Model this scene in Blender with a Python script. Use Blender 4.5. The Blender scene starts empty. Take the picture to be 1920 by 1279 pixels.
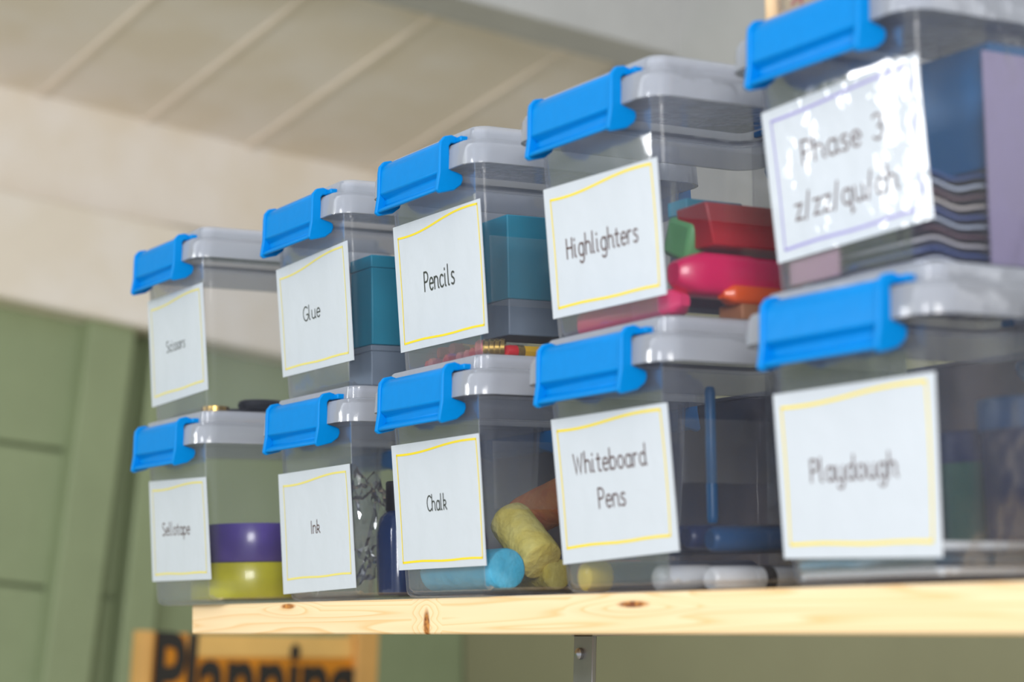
import bpy, bmesh, math, random
from mathutils import Vector, Matrix
random.seed(7)
SC = bpy.context.scene
COL = SC.collection
V = Vector

# ------------------------------------------------------------------ camera
CAM_R = Matrix(((0.524906, 0.115652, 0.843266), (0.851, -0.052114, -0.522573), (-0.01649, 0.991922, -0.125775)))
CAM_C = V((1.539201, -0.590083, -0.008241))
F_PX = 4004.4
cd = bpy.data.cameras.new('camera')
cd.sensor_width = 36.0
cd.lens = F_PX / 1920 * 36
cd.clip_start = 0.05
cd.clip_end = 60
cd.dof.use_dof = True
cd.dof.focus_distance = 1.235
cd.dof.aperture_fstop = 6.6
cam = bpy.data.objects.new('camera', cd)
COL.objects.link(cam)
cam.matrix_world = Matrix.Translation(CAM_C) @ CAM_R.to_4x4()
SC.camera = cam

# ------------------------------------------------------------------ light
w = bpy.data.worlds.new('daylight'); SC.world = w
w.use_nodes = True
bg = w.node_tree.nodes['Background']
bg.inputs[0].default_value = (0.86, 0.93, 1.0, 1)
bg.inputs[1].default_value = 0.86


def area(name, loc, target, sx, sy, power, col):
    l = bpy.data.lights.new(name, 'AREA')
    l.shape = 'RECTANGLE'; l.size = sx; l.size_y = sy; l.energy = power; l.color = col
    o = bpy.data.objects.new(name, l); COL.objects.link(o)
    o.location = loc
    o.rotation_euler = (V(target) - V(loc)).to_track_quat('-Z', 'Y').to_euler()
    return o


area('window_light', (-0.72, -1.62, 0.56), (0.88, 0.0, 0.2), 0.24, 0.42, 6, (0.97, 0.98, 1.0))
area('window_light', (1.3, -2.5, 0.9), (0.6, 0.1, 0.15), 0.42, 0.6, 22, (0.96, 0.98, 1.0))
area('window_light', (3.2, -1.55, 0.75), (0.5, 0.1, 0.1), 1.0, 0.9, 60, (1.0, 0.98, 0.95))

SC.view_settings.view_transform = 'Standard'
SC.view_settings.look = 'None'
SC.view_settings.gamma = 1.0
SC.view_settings.exposure = 0.0
SC.view_settings.use_curve_mapping = False
SC.cycles.transparent_max_bounces = 48
SC.cycles.max_bounces = 10
SC.cycles.diffuse_bounces = 4
SC.cycles.glossy_bounces = 4
SC.cycles.caustics_reflective = False
SC.cycles.caustics_refractive = False
SC.cycles.sample_clamp_indirect = 4.0
SC.cycles.use_denoising = True


# ------------------------------------------------------------------ helpers
def ray(px, py):
    return CAM_R @ V((px - 960, -(py - 639.5), -F_PX))


def at(px, py, axis, val):
    """point of the plane (axis = val) seen at a photograph pixel"""
    i = 'XYZ'.index(axis)
    r = ray(px, py)
    return CAM_C + r * ((val - CAM_C[i]) / r[i])


def at_plane(px, py, p0, n):
    r = ray(px, py)
    return CAM_C + r * ((p0 - CAM_C).dot(n) / r.dot(n))


def srgb(r, g, b):
    f = lambda c: (c / 255 / 12.92) if c / 255 <= 0.04045 else ((c / 255 + 0.055) / 1.055) ** 2.4
    return (f(r), f(g), f(b), 1)


def mat(name, col, rough=0.5, spec=0.5, metal=0.0, coat=0.0, noise=0.0, nscale=40, bump=0.0, bscale=60, trans=0.0, col2=None, emit=None):
    m = bpy.data.materials.new(name); m.use_nodes = True
    nt = m.node_tree; p = nt.nodes['Principled BSDF']
    p.inputs['Base Color'].default_value = col
    p.inputs['Roughness'].default_value = rough
    p.inputs['Specular IOR Level'].default_value = spec
    p.inputs['Metallic'].default_value = metal
    p.inputs['Coat Weight'].default_value = coat
    p.inputs['Coat Roughness'].default_value = 0.08
    p.inputs['Transmission Weight'].default_value = trans
    tc = nt.nodes.new('ShaderNodeTexCoord')
    if noise or col2:
        n = nt.nodes.new('ShaderNodeTexNoise'); n.inputs['Scale'].default_value = nscale
        n.inputs['Detail'].default_value = 5
        nt.links.new(tc.outputs['Object'], n.inputs['Vector'])
        mx = nt.nodes.new('ShaderNodeMix'); mx.data_type = 'RGBA'
        c2 = col2 or tuple(c * (1 - noise) for c in col[:3]) + (1,)
        mx.inputs['A'].default_value = col; mx.inputs['B'].default_value = c2
        mr = nt.nodes.new('ShaderNodeMapRange'); mr.inputs[1].default_value = 0.38; mr.inputs[2].default_value = 0.62
        nt.links.new(n.outputs[0], mr.inputs[0]); nt.links.new(mr.outputs[0], mx.inputs['Factor'])
        nt.links.new(mx.outputs['Result'], p.inputs['Base Color'])
    if bump:
        n = nt.nodes.new('ShaderNodeTexNoise'); n.inputs['Scale'].default_value = bscale
        n.inputs['Detail'].default_value = 4
        nt.links.new(tc.outputs['Object'], n.inputs['Vector'])
        b = nt.nodes.new('ShaderNodeBump'); b.inputs['Strength'].default_value = bump; b.inputs['Distance'].default_value = 0.01
        nt.links.new(n.outputs[0], b.inputs['Height']); nt.links.new(b.outputs[0], p.inputs['Normal'])
        if coat: nt.links.new(b.outputs[0], p.inputs['Coat Normal'])
    return m


def clear_plastic(name, haze, tint, haze_col, rough=0.12, bump=0.0, bscale=30, gl=1.0, haze_edge=0):
    """thin hazy polypropylene: see-through, a little milky, with a fresnel gloss"""
    m = bpy.data.materials.new(name); m.use_nodes = True
    nt = m.node_tree; N = nt.nodes; L = nt.links
    N.remove(N['Principled BSDF'])
    out = N['Material Output']
    tr = N.new('ShaderNodeBsdfTransparent'); tr.inputs[0].default_value = tint
    df = N.new('ShaderNodeBsdfDiffuse'); df.inputs[0].default_value = haze_col
    tl = N.new('ShaderNodeBsdfTranslucent'); tl.inputs[0].default_value = haze_col
    mm = N.new('ShaderNodeMixShader'); mm.inputs[0].default_value = 0.5
    L.new(df.outputs[0], mm.inputs[1]); L.new(tl.outputs[0], mm.inputs[2])
    m1 = N.new('ShaderNodeMixShader')
    lw = N.new('ShaderNodeLayerWeight'); lw.inputs[0].default_value = 0.5
    mr = N.new('ShaderNodeMapRange'); mr.inputs[1].default_value = 0.0; mr.inputs[2].default_value = 1.0
    mr.inputs[3].default_value = haze; mr.inputs[4].default_value = haze_edge or min(1, haze * 2.6)
    pw = N.new('ShaderNodeMath'); pw.operation = 'POWER'; pw.inputs[1].default_value = 2.0
    L.new(lw.outputs['Facing'], pw.inputs[0]); L.new(pw.outputs[0], mr.inputs[0])
    L.new(mr.outputs[0], m1.inputs[0]); L.new(tr.outputs[0], m1.inputs[1]); L.new(mm.outputs[0], m1.inputs[2])
    gs = N.new('ShaderNodeBsdfGlossy'); gs.inputs['Roughness'].default_value = rough
    fr = N.new('ShaderNodeFresnel'); fr.inputs[0].default_value = 1.42
    fm = N.new('ShaderNodeMath'); fm.operation = 'MULTIPLY'; fm.inputs[1].default_value = 0.8 * gl
    L.new(fr.outputs[0], fm.inputs[0])
    m2 = N.new('ShaderNodeMixShader')
    L.new(fm.outputs[0], m2.inputs[0]); L.new(m1.outputs[0], m2.inputs[1]); L.new(gs.outputs[0], m2.inputs[2])
    if bump:
        tc = N.new('ShaderNodeTexCoord')
        n = N.new('ShaderNodeTexNoise'); n.inputs['Scale'].default_value = bscale
        L.new(tc.outputs['Object'], n.inputs['Vector'])
        b = N.new('ShaderNodeBump'); b.inputs['Strength'].default_value = bump; b.inputs['Distance'].default_value = 0.01
        L.new(n.outputs[0], b.inputs['Height'])
        L.new(b.outputs[0], gs.inputs['Normal']); L.new(b.outputs[0], fr.inputs['Normal'])
    L.new(m2.outputs[0], out.inputs[0])
    return m


def obj(name, bm, m, parent=None, smooth=False, bevel=0.0, loc=None):
    me = bpy.data.meshes.new(name)
    bmesh.ops.recalc_face_normals(bm, faces=bm.faces[:])
    if smooth:
        for f in bm.faces: f.smooth = True
    bm.to_mesh(me); bm.free()
    if m: me.materials.append(m)
    if smooth:
        me.set_sharp_from_angle(angle=math.radians(38))
    o = bpy.data.objects.new(name, me); COL.objects.link(o)
    if parent: o.parent = parent
    if loc is not None: o.location = loc
    if bevel:
        b = o.modifiers.new('bevel', 'BEVEL'); b.width = bevel; b.segments = 2
        b.limit_method = 'ANGLE'; b.angle_limit = math.radians(30)
        for f in me.polygons: f.use_smooth = True
        me.set_sharp_from_angle(angle=math.radians(38))
    return o


def thing(name, label, cat, loc=(0, 0, 0), rz=0, group=None):
    o = bpy.data.objects.new(name, None); COL.objects.link(o)
    o.empty_display_size = 0.02
    o.location = loc; o.rotation_euler = (0, 0, rz)
    o['label'] = label; o['category'] = cat
    if group: o['group'] = group
    return o


def tag(o, label, cat, group=None):
    o['label'] = label; o['category'] = cat
    if group: o['group'] = group
    return o


def struct(o):
    o['kind'] = 'structure'; return o


def hexa(bm, c):
    """box from 8 corners: 4 bottom ring, 4 top ring"""
    v = [bm.verts.new(p) for p in c]
    for f in ((0, 3, 2, 1), (4, 5, 6, 7), (0, 1, 5, 4), (1, 2, 6, 5), (2, 3, 7, 6), (3, 0, 4, 7)):
        bm.faces.new([v[i] for i in f])


def box(bm, x0, x1, y0, y1, z0, z1):
    hexa(bm, [(x0, y0, z0), (x1, y0, z0), (x1, y1, z0), (x0, y1, z0), (x0, y0, z1), (x1, y0, z1), (x1, y1, z1), (x0, y1, z1)])


def frame_of(a, b):
    d = (b - a).normalized()
    u = d.cross(V((0, 0, 1)))
    if u.length < 1e-3: u = V((1, 0, 0))
    u.normalize(); return d, u, u.cross(d).normalized()


def lathe(bm, a, b, prof, n=20, sq=1.0):
    """profile [(t along a-b in metres, radius)] turned about the axis; sq flattens it"""
    d, u, v = frame_of(a, b)
    rings = []
    for t, r in prof:
        rings.append([bm.verts.new(a + d * t + (u * math.cos(2 * math.pi * k / n) + v * sq * math.sin(2 * math.pi * k / n)) * max(r, 1e-5)) for k in range(n)])
    for r0, r1 in zip(rings, rings[1:]):
        for k in range(n):
            bm.faces.new((r0[k], r0[(k + 1) % n], r1[(k + 1) % n], r1[k]))
    bm.faces.new(rings[0][::-1]); bm.faces.new(rings[-1])


def rrect(x0, x1, y0, y1, r, z, n=6):
    pts = []
    for cx, cy, a0 in ((x1 - r, y0 + r, -90), (x1 - r, y1 - r, 0), (x0 + r, y1 - r, 90), (x0 + r, y0 + r, 180)):
        for k in range(n + 1):
            a = math.radians(a0 + 90 * k / n)
            pts.append((cx + r * math.cos(a), cy + r * math.sin(a), z))
    return pts


def skin(bm, rings, cap0=True, cap1=True):
    R = [[bm.verts.new(p) for p in r] for r in rings]
    n = len(R[0])
    for a, b in zip(R, R[1:]):
        for k in range(n):
            bm.faces.new((a[k], a[(k + 1) % n], b[(k + 1) % n], b[k]))
    if cap0: bm.faces.new(R[0][::-1])
    if cap1: bm.faces.new(R[-1])


def prism(bm, prof, x0, x1):
    """profile of (y, z) points pushed along x"""
    a = [bm.verts.new((x0, y, z)) for y, z in prof]; b = [bm.verts.new((x1, y, z)) for y, z in prof]
    n = len(prof)
    for k in range(n): bm.faces.new((a[k], a[(k + 1) % n], b[(k + 1) % n], b[k]))
    bm.faces.new(a[::-1]); bm.faces.new(b)


# ------------------------------------------------------------------ materials
M = {}
M['green'] = mat('green_paint', srgb(146, 158, 122), 0.65, noise=0.06, nscale=9, bump=0.15, bscale=30)
M['olive'] = mat('olive_paint', srgb(150, 147, 116), 0.7, noise=0.05, nscale=6, bump=0.1, bscale=30)
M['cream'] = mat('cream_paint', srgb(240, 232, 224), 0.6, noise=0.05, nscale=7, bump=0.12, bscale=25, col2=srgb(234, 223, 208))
M['joint_light_strip'] = mat('joint_light_paint', srgb(240, 228, 214), 0.5, noise=0.05, nscale=20)
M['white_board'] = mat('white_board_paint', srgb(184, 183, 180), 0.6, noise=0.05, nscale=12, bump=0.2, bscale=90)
M['body'] = clear_plastic('clear_box_plastic', 0.035, (0.985, 0.989, 0.996, 1), srgb(222, 228, 252), 0.12, bump=0.12, bscale=35, gl=0.6, haze_edge=0.26)
M['lid'] = clear_plastic('milky_lid_plastic', 0.48, (0.985, 0.985, 0.99, 1), srgb(240, 244, 255), 0.10, bump=0.1, bscale=60, gl=1.2)
M['blue'] = mat('blue_clip_plastic', srgb(0, 131, 208), 0.36, 0.12, noise=0.03, nscale=200, bump=0.02, bscale=120)
M['tape'] = clear_plastic('clear_tape', 0.05, (0.97, 0.97, 0.97, 1), srgb(230, 230, 232), 0.08)


def laminate(name, strength, bscale, coat_r):
    m = mat(name, srgb(209, 214, 222), 0.45, 0.4, coat=1.0, bump=strength, bscale=bscale)
    m.node_tree.nodes['Principled BSDF'].inputs['Coat Roughness'].default_value = coat_r
    return m


M['card'] = laminate('laminated_paper', 0.12, 25, 0.10)
M['card_crinkled'] = laminate('crinkled_laminated_paper', 0.30, 22, 0.04)
M['yellow'] = mat('yellow_ink', srgb(250, 222, 30), 0.4, coat=0.5)
M['pale_yellow'] = mat('pale_yellow_ink', srgb(238, 222, 120), 0.4, coat=0.5)
M['lilac'] = mat('lilac_ink', srgb(150, 140, 205), 0.4, coat=0.5)
M['ink_brown'] = mat('brown_black_ink', srgb(84, 50, 50), 0.4, coat=0.4)
M['ink_black'] = mat('black_ink', srgb(48, 52, 52), 0.4, coat=0.4)


def wood_mat(name, light, dark, rings=26, knots=()):
    m = bpy.data.materials.new(name); m.use_nodes = True
    nt = m.node_tree; N = nt.nodes; L = nt.links; p = N['Principled BSDF']
    p.inputs['Roughness'].default_value = 0.55
    tc = N.new('ShaderNodeTexCoord')
    mp = N.new('ShaderNodeMapping'); mp.inputs['Scale'].default_value = (1.1, 9, 34)
    L.new(tc.outputs['Object'], mp.inputs[0])
    n = N.new('ShaderNodeTexNoise'); n.inputs['Scale'].default_value = 1.6; n.inputs['Detail'].default_value = 1.5
    L.new(mp.outputs[0], n.inputs['Vector'])
    last = n.outputs[0]
    mu = N.new('ShaderNodeMath'); mu.operation = 'MULTIPLY'; mu.inputs[1].default_value = rings
    L.new(last, mu.inputs[0])
    sep = N.new('ShaderNodeSeparateXYZ'); L.new(tc.outputs['Object'], sep.inputs[0])
    # rings bend round the knots
    add = mu.outputs[0]
    knot_mask = None
    for (kx, kz, ax, az) in knots:
        dx = N.new('ShaderNodeMath'); dx.operation = 'SUBTRACT'; dx.inputs[1].default_value = kx; L.new(sep.outputs[0], dx.inputs[0])
        dz = N.new('ShaderNodeMath'); dz.operation = 'SUBTRACT'; dz.inputs[1].default_value = kz; L.new(sep.outputs[2], dz.inputs[0])
        ex = N.new('ShaderNodeMath'); ex.operation = 'DIVIDE'; ex.inputs[1].default_value = ax; L.new(dx.outputs[0], ex.inputs[0])
        ez = N.new('ShaderNodeMath'); ez.operation = 'DIVIDE'; ez.inputs[1].default_value = az; L.new(dz.outputs[0], ez.inputs[0])
        cb = N.new('ShaderNodeCombineXYZ'); L.new(ex.outputs[0], cb.inputs[0]); L.new(ez.outputs[0], cb.inputs[1])
        ln = N.new('ShaderNodeVectorMath'); ln.operation = 'LENGTH'; L.new(cb.outputs[0], ln.inputs[0])
        k = N.new('ShaderNodeMapRange'); k.inputs[1].default_value = 1.25; k.inputs[2].default_value = 0.7
        L.new(ln.outputs['Value'], k.inputs[0])
        far = N.new('ShaderNodeMapRange'); far.inputs[1].default_value = 5.0; far.inputs[2].default_value = 1.0
        far.inputs[4].default_value = 2.2
        L.new(ln.outputs['Value'], far.inputs[0])
        a2 = N.new('ShaderNodeMath'); a2.operation = 'ADD'; L.new(add, a2.inputs[0]); L.new(far.outputs[0], a2.inputs[1]); add = a2.outputs[0]
        if knot_mask is None: knot_mask = k.outputs[0]
        else:
            mxx = N.new('ShaderNodeMath'); mxx.operation = 'MAXIMUM'; L.new(knot_mask, mxx.inputs[0]); L.new(k.outputs[0], mxx.inputs[1]); knot_mask = mxx.outputs[0]
    sn = N.new('ShaderNodeMath'); sn.operation = 'FRACT'; L.new(add, sn.inputs[0])
    mr = N.new('ShaderNodeValToRGB')
    mr.color_ramp.elements[0].position = 0.0; mr.color_ramp.elements[0].color = light
    mr.color_ramp.elements[1].position = 0.98; mr.color_ramp.elements[1].color = light
    e = mr.color_ramp.elements.new(0.62); e.color = tuple(l * 0.75 + d * 0.25 for l, d in zip(light, dark))
    e = mr.color_ramp.elements.new(0.86); e.color = dark
    L.new(sn.outputs[0], mr.inputs[0])
    colr = mr.outputs[0]
    if knot_mask is not None:
        mx = N.new('ShaderNodeMix'); mx.data_type = 'RGBA'
        L.new(knot_mask, mx.inputs['Factor']); L.new(colr, mx.inputs['A'])
        n2 = N.new('ShaderNodeTexNoise'); n2.inputs['Scale'].default_value = 220
        L.new(tc.outputs['Object'], n2.inputs['Vector'])
        kr = N.new('ShaderNodeValToRGB'); kr.color_ramp.elements[0].position = 0.4; kr.color_ramp.elements[0].color = srgb(120, 60, 20)
        kr.color_ramp.elements[1].position = 0.62; kr.color_ramp.elements[1].color = srgb(205, 135, 60)
        L.new(n2.outputs[0], kr.inputs[0]); L.new(kr.outputs[0], mx.inputs['B'])
        colr = mx.outputs['Result']
    L.new(colr, p.inputs['Base Color'])
    b = N.new('ShaderNodeBump'); b.inputs['Strength'].default_value = 0.12; b.inputs['Distance'].default_value = 0.002
    L.new(sn.outputs[0], b.inputs['Height']); L.new(b.outputs[0], p.inputs['Normal'])
    return m


# ------------------------------------------------------------------ the room (gable end, back wall, boarded lean-to ceiling)
XW = -1.6            # the green gable wall
YB = 1.25            # the back wall behind the shelf


def px_slab(name, poly, X, thick, m, parent=None, bevel=0.0):
    """board whose face lies on the plane x = X, its outline given where the photograph shows it"""
    pts = [at(px, py, 'X', X) for px, py in poly]
    bm = bmesh.new()
    a = [bm.verts.new(p) for p in pts]; b = [bm.verts.new(p - V((thick, 0, 0))) for p in pts]
    n = len(pts)
    for k in range(n): bm.faces.new((a[k], a[(k + 1) % n], b[(k + 1) % n], b[k]))
    bm.faces.new(a[::-1]); bm.faces.new(b)
    return obj(name, bm, m, parent, bevel=bevel)


bm = bmesh.new(); box(bm, XW - 0.12, XW - 0.02, -3.2, YB + 0.1, -1.6, 1.5)
wall_end = struct(obj('wall_end', bm, M['green']))
for nm, poly in (('boarding', [(-260, 500), (185, 575), (144, 845), (-260, 790)]),
                 ('boarding', [(-260, 798), (143, 853), (106, 1102), (-260, 1062)]),
                 ('boarding', [(-260, 1069), (105, 1109), (60, 1420), (-260, 1380)])):
    px_slab('board', poly, XW, 0.02, M['green'], wall_end, bevel=0.002)
for poly in ([(318, 640), (600, 690), (600, 1420), (262, 1420)], [(604, 690), (868, 700), (868, 1420), (604, 1420)]):
    px_slab('board', poly, XW, 0.02, M['green'], wall_end, bevel=0.002)
px_slab('board', [(252, 640), (285, 645), (228, 1118), (186, 1114)], XW - 0.012, 0.01, M['green'], wall_end)
px_slab('board', [(185, 1124), (227, 1128), (196, 1420), (150, 1420)], XW - 0.012, 0.01, M['green'], wall_end)
struct(px_slab('trim_1', [(176, 560), (262, 580), (152, 1420), (62, 1420)], XW + 0.045, 0.065, M['green'], bevel=0.004))
struct(px_slab('trim_2', [(292, 600), (350, 610), (268, 1420), (204, 1420)], XW + 0.035, 0.055, M['green'], bevel=0.004))
struct(px_slab('trim_3', [(-300, 295), (0, 352), (760, 515), (760, 716), (260, 612), (0, 556), (-300, 492)], XW + 0.07, 0.09, M['cream'], bevel=0.006))
struct(px_slab('wall_gable', [(-300, 20), (0, 100), (1200, 350), (1200, 560), (0, 370), (-300, 330)], XW + 0.0, 0.03, M['cream']))

bm = bmesh.new(); box(bm, XW, 3.4, YB, YB + 0.1, -1.6, 1.5)
struct(obj('wall_back', bm, M['olive']))
bm = bmesh.new(); box(bm, XW - 0.1, 3.4, -3.2, YB + 0.1, -1.7, -1.6)
struct(obj('floor', bm, mat('floor_vinyl', srgb(196, 184, 164), 0.5, noise=0.06, nscale=5)))

# ceiling boards run from the gable towards the camera
groove = [at(px, py, 'X', XW) for px, py in ((75, 178), (275, 226), (465, 275), (700, 322))]
step = (groove[-1] - groove[0]) / 3
seams = [groove[0] - step * k for k in range(12, 0, -1)] + groove + [groove[-1] + step * k for k in range(1, 3)]
G = V((1.0, 0.098, 0.180))
down = G.cross(step).normalized()
if down.z > 0: down = -down
ceiling = bpy.data.objects.new('ceiling', None); COL.objects.link(ceiling); struct(ceiling)
# cross beam: flat underside and a deep white face towards the camera
P0 = groove[0] + down * 0.05
F1, F2 = at_plane(690, 0, P0, down), at_plane(1190, 130, P0, down)
N1, N2 = at_plane(880, 0, P0, down), at_plane(1240, 96, P0, down)
df_, dn_ = (F2 - F1), (N2 - N1)
F1, F2 = F1 - df_ * 2.0, F2 + df_ * 1.0
N1, N2 = N1 - dn_ * 2.6, N2 + dn_ * 1.2
up = V((0.0, 0.11, 0.99)) * 0.75
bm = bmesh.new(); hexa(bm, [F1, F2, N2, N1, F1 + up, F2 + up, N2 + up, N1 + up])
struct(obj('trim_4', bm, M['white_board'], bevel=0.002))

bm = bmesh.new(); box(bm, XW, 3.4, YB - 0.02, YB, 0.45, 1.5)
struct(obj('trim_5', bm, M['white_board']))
beam_n = (F2 - F1).cross(up).normalized()


def to_beam(p):
    return (F1 - p).dot(beam_n) / G.dot(beam_n) + 0.03


for a, b in zip(seams, seams[1:]):
    d = (b - a).normalized(); a2, b2 = a + d * 0.003, b - d * 0.003
    la, lb = to_beam(a2), to_beam(b2)
    if min(la, lb) < 0.05: continue
    bm = bmesh.new()
    hexa(bm, [a2, b2, b2 + G * lb, a2 + G * la, a2 - down * 0.016, b2 - down * 0.016, b2 - down * 0.016 + G * lb, a2 - down * 0.016 + G * la])
    obj('plank', bm, M['cream'], ceiling, bevel=0.0035)
    bm = bmesh.new(); e = b - d * 0.006; f = b + d * 0.006
    hexa(bm, [e + down * 0.004, f + down * 0.004, f + down * 0.004 + G * lb, e + down * 0.004 + G * lb, e - down * 0.01, f - down * 0.01, f - down * 0.01 + G * lb, e - down * 0.01 + G * lb])
    obj('joint_light_strip', bm, M['joint_light_strip'], ceiling, bevel=0.002)  # raised strip added for the highlight and shadow line of a V-joint
# ------------------------------------------------------------------ the shelf
SX0, SX1, SD, ST = 0.163, 1.45, 0.30, 0.0200
k1, k2 = at(1187, 1133, 'Y', 0), at(800, 1176, 'Y', 0)
k3 = at(540, 1140, 'Y', 0)
M['pine'] = wood_mat('pine', srgb(251, 221, 176), srgb(241, 198, 140), rings=16,
                     knots=((k1.x - SX0, k1.z, 0.0125, 0.0016), (k2.x - SX0, k2.z + 0.001, 0.0035, 0.0085), (k3.x - SX0, k3.z + .001, 0.010, 0.0016)))
shelf = thing('shelf', 'pale pine shelf board with knots under the two rows of storage boxes', 'shelf', (SX0, 0, 0))
bm = bmesh.new(); box(bm, 0, SX1 - SX0, 0, SD, -ST, 0)
bmesh.ops.subdivide_edges(bm, edges=bm.edges[:], cuts=1)
obj('board', bm, M['pine'], shelf, bevel=0.0012)
M['steel'] = mat('grey_steel', srgb(150, 150, 152), 0.38, metal=0.6, noise=0.08, nscale=60)
# steel strap with its screw carrying the board
def strap(px, visible):
    a = at(px, 1197, 'Y', 0.10); a.z = -ST - 0.0005
    bm = bmesh.new()
    hexa(bm, [a + V((-0.010, 0, 0)), a + V((0.010, 0, 0)), a + V((0.010, 0.003, 0)), a + V((-0.010, 0.003, 0)),
              a + V((-0.030, -.0, -0.25)), a + V((-0.010, -.0, -0.25)), a + V((-0.010, 0.003, -0.25)), a + V((-0.030, 0.003, -0.25))])
    obj('strap', bm, M['steel'], shelf, loc=(-SX0, 0, 0), bevel=0.0006)
    c = a + V((-0.003, 0, -0.0125))
    bm = bmesh.new(); lathe(bm, c, c + V((0, -0.004, 0)), [(0, 0.0034), (0.002, 0.0034), (0.0032, 0.0022), (0.0036, 0.0)], 12)
    obj('screw', bm, mat('screw_steel', srgb(175, 175, 180), 0.3, metal=1), shelf, smooth=True, loc=(-SX0, 0, 0))
    bm = bmesh.new(); box(bm, a.x - 0.012, a.x + 0.012, a.y, a.y + 0.16, -ST - 0.003, -ST)
    obj('bracket_arm', bm, M['steel'], shelf, loc=(-SX0, 0, 0))
strap(1094, True)

# ------------------------------------------------------------------ lettering (single stroke school hand)
def arc(cx, cy, rx, ry, a0, a1, n=12):
    return [(cx + rx * math.cos(math.radians(a0 + (a1 - a0) * k / n)), cy + ry * math.sin(math.radians(a0 + (a1 - a0) * k / n))) for k in range(n + 1)]


BOWL = arc(1.9, 2.5, 1.9, 2.5, 60, 420 - 60 + 60, 20)
GL = {
    'P': (4.6, [[(0, 0), (0, 8)], [(0, 8), (1.7, 8)] + arc(1.7, 5.9, 2.1, 2.1, 90, -90) + [(0, 3.8)]]),
    'H': (5.6, [[(0, 0), (0, 8)], [(4.2, 0), (4.2, 8)], [(0, 4.2), (4.2, 4.2)]]),
    'W': (7.6, [[(0, 8), (1.6, 0), (3.2, 6.6), (4.8, 0), (6.4, 8)]]),
    'C': (5.4, [arc(3.0, 4, 3.0, 4.1, 48, 312, 18)]),
    'G': (6.0, [arc(3.0, 4, 3.0, 4.1, 48, 330, 18) + [(5.5, 3.4), (3.6, 3.4)]]),
    'S': (4.9, [[(4.0, 7.3), (3.2, 7.9), (2.1, 8.1), (0.9, 7.6), (0.3, 6.4), (0.6, 5.3), (1.7, 4.5), (2.9, 3.8), (3.9, 2.9), (4.0, 1.6), (3.3, .4), (2, -.05), (.8, .1), (0, .7)]]),
    'I': (1.9, [[(0.3, 0), (0.3, 8)]]),
    'a': (4.9, [arc(1.9, 2.5, 1.9, 2.55, 40, 400, 20), [(3.7, 5), (3.7, 1), (4.0, .2), (4.5, 0)]]),
    'b': (4.8, [[(0, 8.6), (0, 0)], arc(1.9, 2.5, 1.9, 2.55, 160, -160, 18)]),
    'c': (4.5, [arc(2.0, 2.5, 2.0, 2.55, 45, 315, 16)]),
    'd': (5.0, [arc(1.9, 2.5, 1.9, 2.55, 40, 400, 20), [(3.7, 8.6), (3.7, 1), (4.0, .2), (4.5, 0)]]),
    'e': (4.4, [[(0.1, 2.7), (3.7, 2.7)] + arc(1.9, 2.5, 1.85, 2.55, 5, 315, 18)]),
    'g': (4.9, [arc(1.9, 2.5, 1.9, 2.55, 40, 400, 20), [(3.7, 5), (3.7, -1.2)] + arc(2.0, -1.2, 1.7, 1.7, 0, -150, 9)]),
    'h': (4.8, [[(0, 8.6), (0, 0)], [(0, 2.8)] + arc(1.75, 3.2, 1.75, 1.8, 170, 0, 8) + [(3.5, .9), (3.8, .2), (4.3, 0)]]),
    'i': (2.5, [[(0, 5), (0, .9), (.3, .15), (.9, 0)], [(0, 6.8), (0, 7.4)]]),
    'k': (4.4, [[(0, 8.6), (0, 0)], [(0, 2.2), (1.6, 2.4)] + arc(1.4, 3.7, 1.5, 1.3, -80, 150, 9), [(1.2, 2.4), (3.6, 0)]]),
    'l': (2.6, [[(0, 8.6), (0, .9), (.3, .15), (1.0, 0)]]),
    'n': (4.8, [[(0, 5), (0, 0)], [(0, 2.8)] + arc(1.75, 3.2, 1.75, 1.8, 170, 0, 8) + [(3.5, .9), (3.8, .2), (4.3, 0)]]),
    'o': (4.6, [arc(1.9, 2.5, 1.9, 2.55, 0, 360, 20)]),
    'p': (4.8, [[(0, 5), (0, -3)], arc(1.9, 2.5, 1.9, 2.55, 160, -160, 18)]),
    'q': (5.0, [arc(1.9, 2.5, 1.9, 2.55, 40, 400, 20), [(3.7, 5), (3.7, -3), (4.6, -2.4)]]),
    'r': (3.5, [[(0, 5), (0, 0)], [(0, 2.8)] + arc(1.6, 3.2, 1.6, 1.8, 170, 60, 6)]),
    's': (3.7, [[(2.8, 4.6), (1.8, 5.05), (.7, 4.8), (.25, 4.0), (.6, 3.1), (1.6, 2.6), (2.6, 2.0), (2.85, 1.1), (2.3, .2), (1.3, -.05), (0, .4)]]),
    't': (3.5, [[(1, 7), (1, 1.2), (1.3, .3), (1.9, 0), (2.7, .1)], [(-.3, 5), (2.5, 5)]]),
    'u': (4.9, [[(0, 5), (0, 1.9)] + arc(1.8, 1.8, 1.8, 1.85, 180, 340, 8), [(3.6, 5), (3.6, 1), (3.9, .2), (4.4, 0)]]),
    'y': (4.8, [[(0, 5), (0, 1.9)] + arc(1.8, 1.8, 1.8, 1.85, 180, 340, 8), [(3.6, 5), (3.6, -1.2)] + arc(1.9, -1.2, 1.7, 1.7, 0, -150, 9)]),
    'z': (4.1, [[(0, 5), (3.2, 5), (0, 0), (3.3, 0)]]),
    '/': (3.4, [[(0, -.6), (2.2, 8.6)]]),
    '3': (4.4, [arc(1.7, 6.0, 1.9, 2.0, 140, -80, 10) + arc(1.7, 2.0, 2.1, 2.1, 75, -145, 11)]),
    ' ': (3.0, []),
}


def text_strokes(s):
    x = 0; out = []
    for ch in s:
        adv, st = GL[ch]
        for line in st: out.append([(x + px, py) for px, py in line])
        x += adv + 0.65
    wmax = max(p[0] for l in out for p in l)
    return out, wmax


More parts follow.
